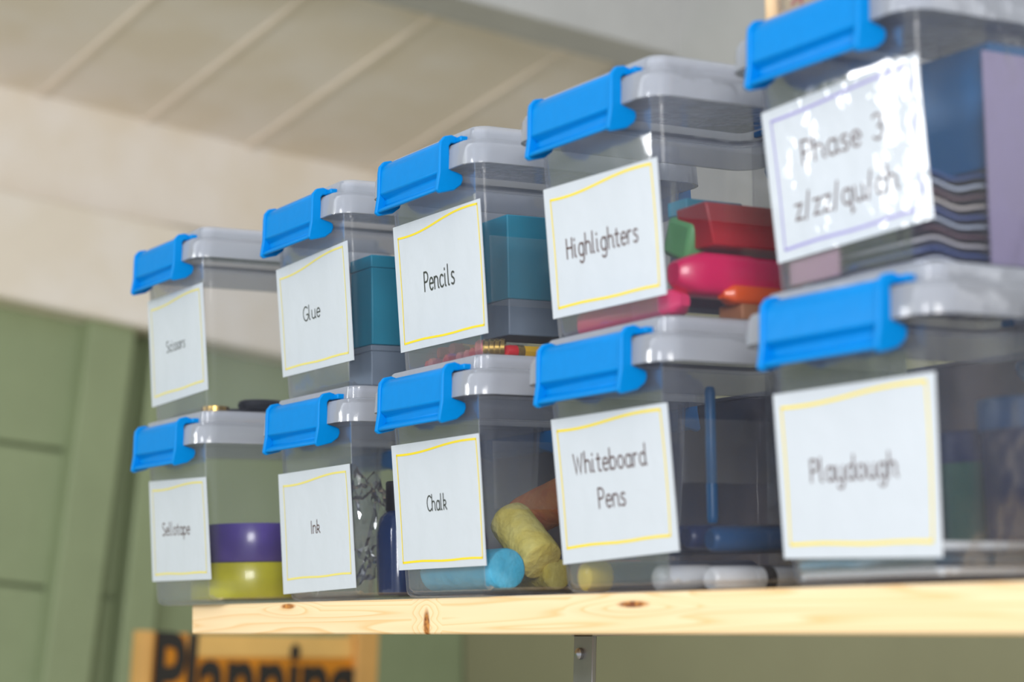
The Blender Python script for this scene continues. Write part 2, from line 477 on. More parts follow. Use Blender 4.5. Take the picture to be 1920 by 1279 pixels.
def ribbon(bm, pts, hw, to3, cap=True):
    """flat inked stroke of half width hw along 2D points; to3 lifts 2D points onto the card"""
    P = [V(p) for p in pts]
    Q = [P[0]]
    for p in P[1:]:
        if (p - Q[-1]).length > 1e-6: Q.append(p)
    P = Q
    if len(P) < 2: return
    Ls, Rs = [], []
    for i, p in enumerate(P):
        d0 = (p - P[i - 1]).normalized() if i else (P[1] - p).normalized()
        d1 = (P[i + 1] - p).normalized() if i < len(P) - 1 else d0
        t = (d0 + d1)
        t = t.normalized() if t.length > 0.3 else d0
        k = 1 / max(0.5, t.dot(d0))
        nrm = V((-t.y, t.x)) * hw * k
        e = V((0, 0))
        if i == 0: e = -d0 * hw * 0.7
        if i == len(P) - 1: e = d0 * hw * 0.7
        Ls.append(p + nrm + e); Rs.append(p - nrm + e)
    for lev in (0,):
        a = [bm.verts.new(to3(q)) for q in Ls]; b = [bm.verts.new(to3(q)) for q in Rs]
        for k in range(len(a) - 1): bm.faces.new((a[k], a[k + 1], b[k + 1], b[k]))


# ------------------------------------------------------------------ the storage boxes
A, TAU, DEP, HB, H = 0.0496, 0.005, 0.125, 0.1170, 0.1268
CL = 0.0389


def body_mesh():
    bm = bmesh.new()
    def ring(z, off):
        g = TAU * z / 0.106 + off
        return rrect(-A - g, A + g, -g, DEP + g, 0.0075, z)
    outer = [ring(0.0, -0.004), ring(0.0008, -0.0018), ring(0.0028, -0.0004), ring(0.005, 0), ring(0.104, 0), ring(0.1045, 0.0012), ring(HB, 0.0012)]
    inner = [ring(HB, -0.0008), ring(0.104, -0.0012), ring(0.006, -0.0012), ring(0.0032, -0.003), ring(0.0022, -0.006)]
    skin(bm, outer + inner)
    return bm


def lid_mesh():
    bm = bmesh.new()
    E = 0.0098
    B = A + TAU + E
    def ring(z, off, r=0.0140):
        return rrect(-B - off, B + off, -TAU - E - off, DEP + TAU + E + off, max(0.005, r + off * 0.6), z, 10)
    rings = [ring(.1060, -.0016), ring(.1060, 0), ring(.1165, -.0006), ring(.1195, -.0022), ring(.1204, -.0052), ring(.1210, -.0084), ring(.1276, -.0090),
             ring(.1284, -.0098), ring(.1284, -.0108), ring(.1262, -.0114), ring(.1252, -.0125),
             ring(.1240, -.0125), ring(.1250, -.0106), ring(.1268, -.0102), ring(.1190, -.0086), ring(.1175, -.0030), ring(.1150, -.0020)]
    R = [[bm.verts.new(p) for p in r] for r in rings]
    n = len(R[0])
    for a, b in list(zip(R, R[1:])) + [(R[-1], R[0])]:
        if a is R[10]: continue
        for k in range(n): bm.faces.new((a[k], a[(k + 1) % n], b[(k + 1) % n], b[k]))
    bm.faces.new(R[10]); bm.faces.new(R[11][::-1])
    return bm


def clip_mesh():
    bm = bmesh.new()
    prof = [(-.0146, .0965), (-.0146, .1190), (-.0140, .1206), (-.0105, .1210), (-.0070, .1210), (-.0075, .1230), (-.0110, .1237), (-.0155, .1230),
            (-.0183, .1206), (-.0190, .1175), (-.0198, .1045), (-.0170, .1020), (-.0167, .0982), (-.0207, .0962), (-.0219, .0945), (-.0208, .0935)]
    prism(bm, prof, -CL + 0.002, CL - 0.002)
    fl = [(-.0085, .1045), (-.0138, .1058), (-.0142, .1190), (-.0130, .1206), (-.0078, .1208), (-.0070, .1212), (-.0085, .1242), (-.0125, .1254), (-.0170, .1244),
          (-.0197, .1212), (-.0203, .1175), (-.0208, .1040), (-.0226, .0938), (-.0205, .0922), (-.0115, .0945), (-.0070, .0978), (-.0058, .1008), (-.0062, .1035)]
    prism(bm, fl, CL - 0.003, CL); prism(bm, fl, -CL, -CL + 0.003)
    # small hinge tab let into the lid
    box(bm, CL - 0.001, CL + 0.006, -.0105, -.0040, .1208, .1240)
    box(bm, -CL - 0.006, -CL + 0.001, -.0105, -.0040, .1208, .1240)
    return bm


_b = body_mesh(); _l = lid_mesh(); _c = clip_mesh()
proto = {}


def mesh_of(bm, name, m, smooth=True):
    me = bpy.data.meshes.new(name)
    bmesh.ops.recalc_face_normals(bm, faces=bm.faces[:])
    for f in bm.faces: f.smooth = smooth
    bm.to_mesh(me); bm.free(); me.materials.append(m)
    me.set_sharp_from_angle(angle=math.radians(40))
    return me


ME_BODY = mesh_of(_b, 'box_body', M['body']); ME_LID = mesh_of(_l, 'lid', M['lid']); ME_CLIP = mesh_of(_c, 'clip', M['blue'])


def child(name, me, parent, bevel=0):
    o = bpy.data.objects.new(name, me); COL.objects.link(o); o.parent = parent
    if bevel:
        b = o.modifiers.new('bevel', 'BEVEL'); b.width = bevel; b.segments = 2; b.limit_method = 'ANGLE'; b.angle_limit = math.radians(35)
    return o


BOX = {}


def storage_box(key, cx, y, yaw, z, label, group):
    t = thing('storage_box', label, 'storage box', (cx, y, z), yaw, group)
    child('tub', ME_BODY, t); child('lid', ME_LID, t)
    c = child('clip', ME_CLIP, t, 0.0007)
    c2 = child('clip', ME_CLIP, t, 0.0007)
    c2.rotation_euler = (0, 0, math.pi); c2.location = (0, DEP, 0)
    t['_k'] = key; del t['_k']
    mw = Matrix.Translation((cx, y, z)) @ Matrix.Rotation(yaw, 4, 'Z')
    BOX[key] = (t, mw)
    return t


def local_px(key, px, py, off=0.0):
    """photograph pixel -> (x, z) on the leaning front wall of a box"""
    t, mw = BOX[key]
    inv = mw.inverted()
    o = inv @ CAM_C; d = (inv.to_3x3() @ ray(px, py))
    n = V((0, 1, TAU / 0.106)); s = -(o.dot(n) + off) / d.dot(n)
    p = o + d * s
    return V((p.x, p.z))


def on_front(p, off):
    return V((p.x, -TAU * p.y / 0.106 - off, p.y))


def label_card(key, quad, lines, border, ink, card, cap, wave=0.022, ins=(0.06, 0.05, 0.055, 0.075)):
    """quad: TL, TR, BR, BL pixels; lines: (text, left px, right px, baseline mid (x, y)); cap: capital height / card height"""
    t, mw = BOX[key]
    TL, TR, BR, BL = [local_px(key, *q) for q in quad]
    def uv(u, v): return (BL * (1 - u) + BR * u) * (1 - v) + (TL * (1 - u) + TR * u) * v
    bm = bmesh.new()
    nx, nz = 10, 8
    grid = [[[bm.verts.new(on_front(uv(i / nx, j / nz), 0.0003 + lay * 0.0005)) for i in range(nx + 1)] for j in range(nz + 1)] for lay in (0, 1)]
    for lay in (0, 1):
        for j in range(nz):
            for i in range(nx):
                q = grid[lay]; bm.faces.new((q[j][i], q[j][i + 1], q[j + 1][i + 1], q[j + 1][i]))
    per = [(0, i) for i in range(nx + 1)] + [(j, nx) for j in range(1, nz + 1)] + [(nz, i) for i in range(nx - 1, -1, -1)] + [(j, 0) for j in range(nz - 1, 0, -1)]
    for a, b in zip(per, per[1:] + per[:1]):
        bm.faces.new((grid[0][a[0]][a[1]], grid[0][b[0]][b[1]], grid[1][b[0]][b[1]], grid[1][a[0]][a[1]]))
    c = obj('label_card', bm, card, t)
    for f in c.data.polygons: f.use_smooth = True
    c.data.set_sharp_from_angle(angle=math.radians(40))
    W = ((TR - TL).length + (BR - BL).length) / 2; Hh = ((TL - BL).length + (TR - BR).length) / 2
    l, r, tp, bt = ins
    # hand-ruled border, the top line wavy
    loop = []
    for k in range(25):
        u = k / 24; loop.append((l + (1 - l - r) * u, 1 - tp - 0.012 - wave * math.cos(math.pi * u) + wave * 0.5 * math.sin(2 * math.pi * u) * -0.6))
    rt = []
    for k in range(1, 11):
        s = k / 10; rt.append((1 - r + 0.008 * math.sin(math.pi * s), loop[24][1] + (bt - loop[24][1]) * s))
    bot = [(1 - r - (1 - l - r) * k / 8, bt + 0.004 * math.sin(k * 1.3)) for k in range(1, 9)]
    lf = [(l + 0.006 * math.sin(math.pi * k / 8), bt + (loop[0][1] - bt) * k / 8) for k in range(1, 9)]
    to3 = lambda q: on_front(uv(q.x / W, q.y / Hh), 0.00095)
    bm = bmesh.new()
    for seg, hw in ((loop, 0.00062), ([loop[-1]] + rt, 0.00045), ([rt[-1]] + bot, 0.00062), ([bot[-1]] + lf, 0.00045)):
        ribbon(bm, [(u * W, v * Hh) for u, v in seg], hw, to3)
    obj('border_line', bm, border, c)
    # words
    def inv_uv(px, py):
        p = local_px(key, px, py); u, v = 0.5, 0.5
        for _ in range(12):
            e = uv(u, v) - p
            du = (uv(u + 1e-4, v) - uv(u, v)) / 1e-4; dv = (uv(u, v + 1e-4) - uv(u, v)) / 1e-4
            det = du.x * dv.y - du.y * dv.x
            u -= (e.x * dv.y - e.y * dv.x) / det; v -= (du.x * e.y - du.y * e.x) / det
        return u, v
    for text, pl, pr, (bx, by) in lines:
        ub, vb = inv_uv(bx, by)
        slope = (quad[2][1] - quad[3][1]) / (quad[2][0] - quad[3][0]) * 0.5 + (quad[1][1] - quad[0][1]) / (quad[1][0] - quad[0][0]) * 0.5
        u0, _ = inv_uv(pl, by + (pl - bx) * slope); u1, _ = inv_uv(pr, by + (pr - bx) * slope)
        st, wm = text_strokes(text)
        sx = (u1 - u0) * W / wm; sy = cap * Hh / 8
        bm = bmesh.new()
        for line in st:
            ribbon(bm, [(u0 * W + x * sx, vb * Hh + y * sy) for x, y in line], cap * Hh / 8 * 0.42, to3)
        obj('lettering', bm, ink, c)
    return c


GB, GT = 'clear clip boxes in the bottom row', 'clear clip boxes in the top row'
spec = [
    ('tape', 0.1709, -.0111, -.0124, 0, 'clear blue-clipped box holding tape rolls, leftmost of the bottom row', GB),
    ('ink', 0.3502, .0058, -.0132, 0, 'clear blue-clipped box labelled Ink in the bottom row', GB),
    ('chalk', 0.5165, -.0029, -.0256, 0, 'clear blue-clipped box labelled Chalk, holding thick chalk sticks', GB),
    ('pens', 0.6816, -.0011, -.0183, 0, 'clear blue-clipped box labelled Whiteboard Pens', GB),
    ('dough', 0.8579, .0019, .0005, 0, 'clear blue-clipped box labelled Playdough at the right of the shelf', GB),
    ('scissors', 0.1603, -.0079, -.0183, H, 'clear blue-clipped box, leftmost of the top row, its label word blurred', GT),
    ('glue', 0.3452, .0059, -.0392, H, 'clear blue-clipped box labelled Glue in the top row', GT),
    ('pencils', 0.5076, .0027, -.0334, H, 'clear blue-clipped box labelled Pencils on top of the chalk box', GT),
    ('highlighters', 0.6764, -.0002, -.0133, H, 'clear blue-clipped box labelled Highlighters with pink and red contents', GT),
    ('phase', 0.8469, .0078, -.0221, H, 'clear blue-clipped box labelled Phase 3 with a purple-bordered shiny label', GT),
]
for s in spec: storage_box(*s)
storage_box('over', 0.853, .0060, -.02, 2 * H, 'clear box of wooden blocks standing on top of the Phase 3 box', 'clear clip boxes above the top row')
storage_box('right', 1.030, .0040, 0.0, 0, 'clear box cut off by the right edge, its lid corner showing beside the Playdough box', GB)

Y, PY = M['yellow'], M['pale_yellow']
BR_, BK = M['ink_brown'], M['ink_black']
label_card('highlighters', [(1021, 356.6), (1233.6, 294.6), (1251.9, 551.8), (1039.8, 598.7)], [('Highlighters', 1067, 1199, (1133, 469))], Y, BR_, M['card'], .148, wave=.03)
label_card('pens', [(1035.3, 787.6), (1252.4, 755), (1275.6, 1033.8), (1058.8, 1058.7)], [('Whiteboard', 1080, 1216, (1149, 880)), ('Pens', 1127, 1176, (1151, 950))], Y, BR_, M['card'], .134, ins=(.05, .055, .05, .11))
label_card('phase', [(1430, 213.2), (1720.8, 99), (1752.7, 409.4), (1461.6, 494.7)], [('Phase 3', 1509, 1660, (1583, 283)), ('z/zz/qu/ch', 1497, 1688, (1592, 383))], M['lilac'], BR_, M['card_crinkled'], .15, wave=.012)
label_card('dough', [(1452, 740.3), (1755.1, 696.7), (1769.5, 1045), (1473.3, 1047.6)], [('Playdough', 1525, 1687, (1606, 898.5))], Y, BR_, M['card'], .13, ins=(.05, .05, .055, .085))
label_card('pencils', [(738.9, 427.6), (901.5, 372.3), (916.9, 624.7), (754, 662.1)], [('Pencils', 799.5, 855, (827, 539))], Y, BK, M['card'], .146, wave=.035, ins=(.055, .03, .055, .065))
label_card('chalk', [(735.7, 836.3), (899.5, 812.4), (913.7, 1060.7), (750.3, 1069.7)], [('Chalk', 804.5, 840.5, (822.5, 956.5))], Y, BK, M['card'], .115, ins=(.06, .03, .05, .06))
label_card('glue', [(519.6, 507.3), (652.5, 451), (665.3, 675.2), (532.7, 708)], [('Glue', 572, 603, (587, 598))], PY, BK, M['card'], .12, ins=(.05, .06, .055, .07), wave=.03)
label_card('scissors', [(278.8, 566), (381, 529.8), (391.4, 730.5), (287.2, 764.3)], [('Scissors', 315, 349, (332, 656))], PY, BK, M['card'], .10, ins=(.06, .06, .06, .09))
label_card('ink', [(523.8, 890.1), (656.8, 869.7), (669.3, 1102.3), (533.7, 1114.4)], [('Ink', 586.5, 602.5, (594.5, 999.5))], PY, BR_, M['card'], .10, ins=(.07, .05, .07, .12))
label_card('tape', [(281.4, 903.2), (387.5, 894.4), (397.4, 1086.5), (288, 1090.8)], [('Sellotape', 307.5, 358.5, (333.3, 1003))], PY, BR_, M['card'], .12, ins=(.06, .06, .06, .07))


def tape_strip(key, x0, x1, z0, z1, yd):
    """clear sticky tape that runs off the card and round the corner onto the side wall"""
    t, mw = BOX[key]
    bm = bmesh.new()
    pts = []
    def P(u, z, o=0.0013):
        g = TAU * z / .106
        if u < 0: return V((A + g - .0075 + u, -g - o, z))
        if u < 1:
            a = math.radians(-90 + 90 * u); r = .0075 + o
            return V((A + g - .0075 + r * math.cos(a), -g + .0075 + r * math.sin(a), z))
        return V((A + g + o, -g + .0075 + (u - 1), z))
    us = [.8, .9, 1, 1 + yd]
    for o in (0.0013, 0.0016):
        top = [bm.verts.new(P(u, z1, o)) for u in us]; bot = [bm.verts.new(P(u, z0, o)) for u in us]
        for k in range(len(us) - 1): bm.faces.new((bot[k], bot[k + 1], top[k + 1], top[k]))
    obj('clear_tape', bm, M['tape'], t, smooth=True)


tape_strip('chalk', 0.0, 1, .046, .082, .05)
tape_strip('pencils', 0.0, 1, .030, .068, .06)
tape_strip('highlighters', 0.0, 1, .05, .085, .06)
tape_strip('pens', 0.0, 1, .05, .08, .05)

# ------------------------------------------------------------------ contents
def world(key, x, y, z):
    return BOX[key][1] @ V((x, y, z))


def pat(key, px, py, ylocal):
    """photograph pixel -> world point at a depth inside a box"""
    t, mw = BOX[key]; inv = mw.inverted()
    o = inv @ CAM_C; d = inv.to_3x3() @ ray(px, py)
    return mw @ (o + d * ((ylocal - o.y) / d.y))


def patx(key, px, py, xlocal):
    t, mw = BOX[key]; inv = mw.inverted()
    o = inv @ CAM_C; d = inv.to_3x3() @ ray(px, py)
    return mw @ (o + d * ((xlocal - o.x) / d.x))


def chalk_stick(a, b, r, col, col2, label):
    L = (b - a).length
    bm = bmesh.new()
    lathe(bm, a, b, [(0, r * .55), (.0012, r * .8), (.0035, r * .96), (.007, r)] + [(L * k / 8, r * (1 + .01 * math.sin(k * 2.1))) for k in range(2, 7)] + [(L - .002, r * 1.0), (L - .0006, r * .97), (L, r * .90)], 28)
    for v in bm.verts:
        v.co += V((random.uniform(-1, 1), random.uniform(-1, 1), random.uniform(-1, 1))) * r * .007
    o = obj('chalk_stick', bm, mat('chalk_' + label.split()[0], col, .95, .1, nscale=90, col2=col2, bump=.25, bscale=220), smooth=True)
    return tag(o, label, 'chalk', 'chalk sticks in the Chalk box')


r0 = .0125
chalk_stick(world('chalk', -.040, .0155, .0030 + .0115), world('chalk', .0445, .0150, .0030 + .0115), .0112, srgb(60, 170, 205), srgb(95, 185, 215), 'blue chalk stick lying on the bottom of the Chalk box')
a = pat('chalk', 951, 968, .040); b = pat('chalk', 1016, 1053, .0430)
chalk_stick(a, b, .0125, srgb(244, 232, 140), srgb(236, 218, 112), 'yellow thick chalk stick leaning on the pile, broken end facing out')
a = world('chalk', -.010, .056, .0118); b = world('chalk', .0320, .054, .0118)
chalk_stick(a, b, .0088, srgb(216, 206, 120), srgb(205, 190, 90), 'pale yellow chalk stick underneath the leaning yellow one')
a = pat('chalk', 975, 975, .068); b = pat('chalk', 1075, 926, .072)
chalk_stick(a, b, .0125, srgb(224, 150, 92), srgb(214, 128, 80), 'orange chalk stick behind the leaning yellow one')
a = world('chalk', .026, .098, .018); b = world('chalk', .030, .118, .088)
chalk_stick(a, b, .009, srgb(90, 70, 160), srgb(60, 90, 190), 'purple chalk stick standing upright at the back of the Chalk box')
a = world('chalk', .036, .066, .011); b = world('chalk', .038, .104, .011)
chalk_stick(a, b, .0085, srgb(200, 110, 140), srgb(190, 100, 130), 'pink chalk stick at the bottom by the right wall of the Chalk box')


def pen(name, cat, label, a, b, r, bar, capcol, cap_at_a=True, caplen=.035, band=None, sq=1.0, group=None, rough=.35):
    """round marker: barrel, cap (at a) and a printed band"""
    t = thing(name, label, cat, a, 0, group)
    L = (b - a).length; A0 = V((0, 0, 0)); B0 = b - a
    d = B0.normalized()
    caplen = min(caplen, L * .5)
    bm = bmesh.new(); lathe(bm, A0, B0, [(caplen, r * .8), (caplen + .001, r * .93), (L - .003, r * .93), (L - .0008, r * .8), (L, r * .6)], 20, sq)
    obj('barrel', bm, bar, t, smooth=True)
    bm = bmesh.new(); lathe(bm, A0, B0, [(0, r * .72), (.0008, r * .88), (.003, r * .97), (caplen - .001, r), (caplen, r * .98), (caplen, r * .82)], 20, sq)
    obj('cap', bm, capcol, t, smooth=True)
    if band:
        bm = bmesh.new(); lathe(bm, A0, B0, [(caplen + .006, r * .935), (caplen + .006, r * .96), (caplen + .012, r * .96), (caplen + .012, r * .935)], 20, sq)
        obj('printed_band', bm, band, t, smooth=True)
    return t


M['white_pl'] = mat('white_plastic', srgb(225, 228, 232), .3, coat=.3)
M['yellow_pl'] = mat('yellow_plastic', srgb(250, 215, 0), .3, coat=.2)
M['black_pl'] = mat('black_plastic', srgb(24, 24, 28), .35)
M['navy_pl'] = mat('navy_plastic', srgb(16, 40, 84), .35)
M['deep_blue_pl'] = mat('deep_blue_plastic', srgb(0, 72, 122), .35)
M['folder_blue'] = mat('folder_blue', srgb(0, 100, 158), .35)
M['green_pl'] = mat('dark_green_plastic', srgb(40, 90, 80), .4)
M['red_pl'] = mat('red_plastic', srgb(196, 20, 34), .3)
M['magenta_pl'] = mat('magenta_plastic', srgb(236, 0, 96), .3, coat=.3)
M['pink_pl'] = mat('pink_plastic', srgb(245, 60, 120), .3, coat=.3)
M['orange_pl'] = mat('orange_plastic', srgb(255, 96, 0), .3, coat=.3)
M['mint'] = mat('mint_plastic', srgb(110, 185, 120), .4)
M['teal_card'] = mat('teal_card', srgb(0, 138, 168), .5, noise=.1, nscale=30)
M['tan'] = mat('tan_rubber', srgb(190, 130, 90), .6)

GP = 'whiteboard pens in the Whiteboard Pens box'
pen('whiteboard_pen', 'pen', 'blue whiteboard pen with a yellow cap pointing at the front wall', pat('pens', 1094, 1082, .006), pat('pens', 1094, 1082, .006) + V((.004, .105, .001)), .0078, M['deep_blue_pl'], M['yellow_pl'], caplen=.013, group=GP)
M['blk_band'] = mat('black_print', srgb(20, 20, 24), .4)
a = pat('pens', 1232, 1085, .016)
pen('whiteboard_pen', 'pen', 'white whiteboard pen lying in the middle, left of the one with black print', a, a + V((.003, .088, 0)), .0066, M['white_pl'], M['white_pl'], caplen=.03, group=GP)
a = patx('pens', 1330, 1086, .0405)
e_ = world('pens', .0405, .118, 0.0); e_.z = a.z
p_ = pen('whiteboard_pen', 'pen', 'white whiteboard pen with black printed band along the right side', a, e_, .0064, M['white_pl'], M['white_pl'], caplen=.024, band=M['blk_band'], group=GP)
i_ = 0
for (x, z, c, lab) in ((-.012, .024, 'deep_blue_pl', 'dark blue'), (.004, .0265, 'navy_pl', 'navy'), (.019, .026, 'navy_pl', 'navy'), (.034, .0245, 'deep_blue_pl', 'dark blue')):
    pen('whiteboard_pen', 'pen', '%s whiteboard pen %s' % (lab, ['lying above the yellow-capped one', 'second from the left in the upper layer', 'third from the left in the upper layer', 'above the pen with the black print'][i_]),
        world('pens', x, .022 + i_ * .003, z), world('pens', x + .003, .112, z + .001), .0062, M[c], M[c], caplen=.03, group=GP)
    i_ += 1
pen('whiteboard_pen', 'pen', 'blue whiteboard pen standing upright on the lying pens', world('pens', -.003, .060, .034), world('pens', -.005, .062, .103), .0030, M['folder_blue'], M['folder_blue'], caplen=.02, group=GP)

GH = 'highlighters in the Highlighters box'


def highlighter(label, a, b, wdt, hgt, m, mcap, tip=.014):
    """chunky flat highlighter with a tapering neck and a cap"""
    t = thing('highlighter', label, 'highlighter', a, 0, GH)
    L = (b - a).length; d, u, v = frame_of(V((0, 0, 0)), b - a)
    def ring(s, f):
        pts = []
        for k in range(20):
            an = 2 * math.pi * k / 20
            c, s_ = math.cos(an), math.sin(an)
            e = .55
            pts.append(d * s + u * (wdt / 2 * f * math.copysign(abs(c) ** e, c)) + v * (hgt / 2 * f * math.copysign(abs(s_) ** e, s_)))
        return pts
    bm = bmesh.new(); skin(bm, [ring(0, .45), ring(.002, .62), ring(tip * .7, .9), ring(tip, 1), ring(L * .42, 1)])
    obj('cap', bm, mcap, t, smooth=True)
    bm = bmesh.new(); skin(bm, [ring(L * .42 + .0005, .95), ring(L - .004, .97), ring(L - .001, .9), ring(L, .7)])
    obj('barrel', bm, m, t, smooth=True)
    return t


def along(key, px, py, x, y1):
    a = patx(key, px, py, x); e = world(key, x, y1, 0); e.z = a.z
    return a, e


a, e = along('highlighters', 1262, 512, .034, .118)
highlighter('magenta chunky highlighter across the middle of the heap', a, e, .022, .0215, M['magenta_pl'], M['magenta_pl'])
a, e = along('highlighters', 1352, 552, .041, .118)
highlighter('orange highlighter below the magenta one', a, e, .013, .0095, M['orange_pl'], M['orange_pl'], .006)
b = pat('highlighters', 1335, 592, .040); a = world('highlighters', -.038, .012, .0095)
b = world('highlighters', .036, .022, .0135)
highlighter('pink highlighter lying crosswise on the bottom', b, a, .014, .013, M['magenta_pl'], M['pink_pl'], .006)
a, e = along('highlighters', 1308, 422, .036, .116)
bm = bmesh.new()
L = (e - a).length
hexa(bm, [V((-.018, .004, -.0105)), V((.008, .004, -.0105)), V((.008, L, -.0105)), V((-.018, L, -.0105)), V((-.018, 0, .0105)), V((.008, -.001, .0105)), V((.008, L, .0105)), V((-.018, L, .0105))])
tag(obj('eraser_block', bm, M['red_pl'], loc=a, bevel=.001), 'red wedge-ended block on top of the highlighters', 'eraser', None)
a = pat('highlighters', 1283, 448, .030)
bm = bmesh.new(); box(bm, -.014, .008, 0, .012, -.010, .010)
o = obj('pencil_sharpener', bm, M['mint'], loc=a - V((.004, 0, 0)), bevel=.003); o.rotation_euler = (0, .35, 0)
tag(o, 'mint green plastic sharpener left of the red block', 'sharpener')
a, e = along('highlighters', 1375, 583, .038, .112)
bm = bmesh.new(); box(bm, -.012, .007, 0, .07, -.005, .0045)
o = obj('rubber', bm, M['tan'], loc=(a.x, a.y, H + .0085), bevel=.001); tag(o, 'tan rubber block underneath the orange highlighter', 'eraser')


def carton(name, key, x0, x1, y0, y1, z0, z1, m, mlow, label, cat, fr=.86):
    t = thing(name, label, cat, world(key, x0, y0, z0), BOX[key][0].rotation_euler.z)
    bm = bmesh.new(); box(bm, 0, x1 - x0, 0, y1 - y0, 0, (z1 - z0) * fr); obj('pack_body', bm, m, t, bevel=.0008)
    bm = bmesh.new(); box(bm, -.0004, x1 - x0 + .0004, -.0004, y1 - y0 + .0004, (z1 - z0) * fr, z1 - z0); obj('pack_lid', bm, mlow, t, bevel=.0008)
    return t


M['slate'] = mat('slate_card', srgb(120, 134, 150), .5, noise=.1)
carton('card_pack', 'pencils', .008, .038, .022, .100, .0165, .084, M['slate'], M['teal_card'], 'grey and teal card pack standing inside the Pencils box', 'card pack', .30)
carton('card_pack', 'glue', .008, .038, .020, .100, .030, .086, M['teal_card'], M['teal_card'], 'teal pack standing inside the Glue box', 'card pack')
carton('card_pack', 'glue', .006, .039, .019, .110, .0035, .0295, M['slate'], M['slate'], 'slate grey pack under the teal one in the Glue box', 'card pack')
p_ = BOX['highlighters'][1].inverted() @ pat('highlighters', 1274, 375, .050)
carton('card_pack', 'highlighters', p_.x - .010, p_.x + .006, .050, .085, .016, p_.z, M['slate'], M['teal_card'], 'small slate and teal pack standing behind the mint sharpener', 'card pack')

# pencils
GPN = 'pencils in the Pencils box'
M['cedar'] = mat('cedar', srgb(205, 150, 100), .6)
M['brass'] = mat('brass', srgb(200, 165, 90), .25, metal=.9)
M['lead'] = mat('graphite', srgb(40, 40, 42), .4)


def pencil(label, a, b, r, m, endm):
    t = thing('pencil', label, 'pencil', a, 0, GPN)
    L = (b - a).length; B0 = b - a; Z = V((0, 0, 0))
    bm = bmesh.new(); lathe(bm, Z, B0, [(.010, r), (L - .018, r)], 6); obj('barrel', bm, m, t)
    bm = bmesh.new(); lathe(bm, Z, B0, [(0, r * .86), (.0015, r * .98), (.0065, r * .98), (.0065, r * .5)], 14); obj('rubber_tip', bm, endm, t, smooth=True)
    bm = bmesh.new(); lathe(bm, Z, B0, [(.006, r * 1.02), (.0075, r * 1.08), (.0085, r * 1.0), (.0102, r * 1.05), (.0102, r * .6)], 14); obj('ferrule', bm, M['brass'], t, smooth=True)
    bm = bmesh.new(); lathe(bm, Z, B0, [(L - .018, r * .98), (L - .004, r * .25)], 12); obj('sharpened_wood', bm, M['cedar'], t, smooth=True)
    bm = bmesh.new(); lathe(bm, Z, B0, [(L - .004, r * .25), (L, 0.0001)], 8); obj('point', bm, M['lead'], t, smooth=True)
    return t


M['yel_paint'] = mat('pencil_yellow', srgb(235, 185, 20), .35)
M['red_paint'] = mat('pencil_red', srgb(190, 40, 45), .35)
M['blk_paint'] = mat('pencil_black', srgb(30, 30, 38), .35)
M['blu_paint'] = mat('pencil_blue', srgb(30, 100, 130), .35)
M['rub_red'] = mat('red_rubber', srgb(215, 25, 30), .5)
M['rub_pink'] = mat('pink_rubber', srgb(225, 120, 120), .6)
rows = [
    ('red pencil lying lengthwise nearest the left wall', -.041, -.040, .012, .112, .0072, 'red_paint', 'rub_red'),
    ('brown pencil lying second from the left wall', -.031, -.028, .009, .115, .0072, 'cedar', 'rub_pink'),
    ('red pencil lying third from the left wall', -.021, -.018, .013, .115, .0072, 'red_paint', 'rub_pink'),
    ('cedar pencil in the middle of the bottom layer', -.010, -.008, .008, .112, .0072, 'cedar', 'rub_red'),
    ('black pencil right of the middle of the bottom layer', .001, .002, .010, .115, .0072, 'blk_paint', 'rub_pink'),
    ('yellow pencil third from the right wall', .012, .011, .009, .112, .0072, 'yel_paint', 'rub_pink'),
    ('blue pencil second from the right wall', .022, .021, .007, .114, .0072, 'blu_paint', 'rub_red'),
    ('yellow pencil with a red end, nearest the right wall', .0415, .040, .018, .116, .0068, 'yel_paint', 'rub_red'),
    ('yellow and black pencil on top at the left', -.034, -.020, .016, .110, .0142, 'blk_paint', 'rub_red'),
    ('yellow pencil crossing the upper layer on the left', -.014, -.030, .014, .112, .0142, 'yel_paint', 'rub_pink'),
]
for lab, x0, x1, y0, y1, z, m, em in rows:
    pencil(lab, world('pencils', x0, y0, z), world('pencils', x1, y1, z), .0036, M[m], M[em])
# pot of brass sharpeners by the corner
t = thing('pencil_sharpener', 'small round brass sharpener with a pink end by the front corner of the Pencils box', 'sharpener', world('pencils', .0300, .0105, .0090))
bm = bmesh.new(); lathe(bm, V((0, 0, 0)), V((.010, .012, 0)), [(0, .0052), (.001, .0056), (.003, .005), (.004, .0056), (.006, .005), (.007, .0056), (.009, .005), (.010, .0056), (.012, .0050)], 20)
obj('brass_barrel', bm, M['brass'], t, smooth=True)
bm = bmesh.new(); lathe(bm, V((0, 0, 0)), V((-.01, -.012, 0)), [(0, .0050), (.003, .0052), (.0045, .004)], 16)
obj('pink_end', bm, M['rub_pink'], t, smooth=True)

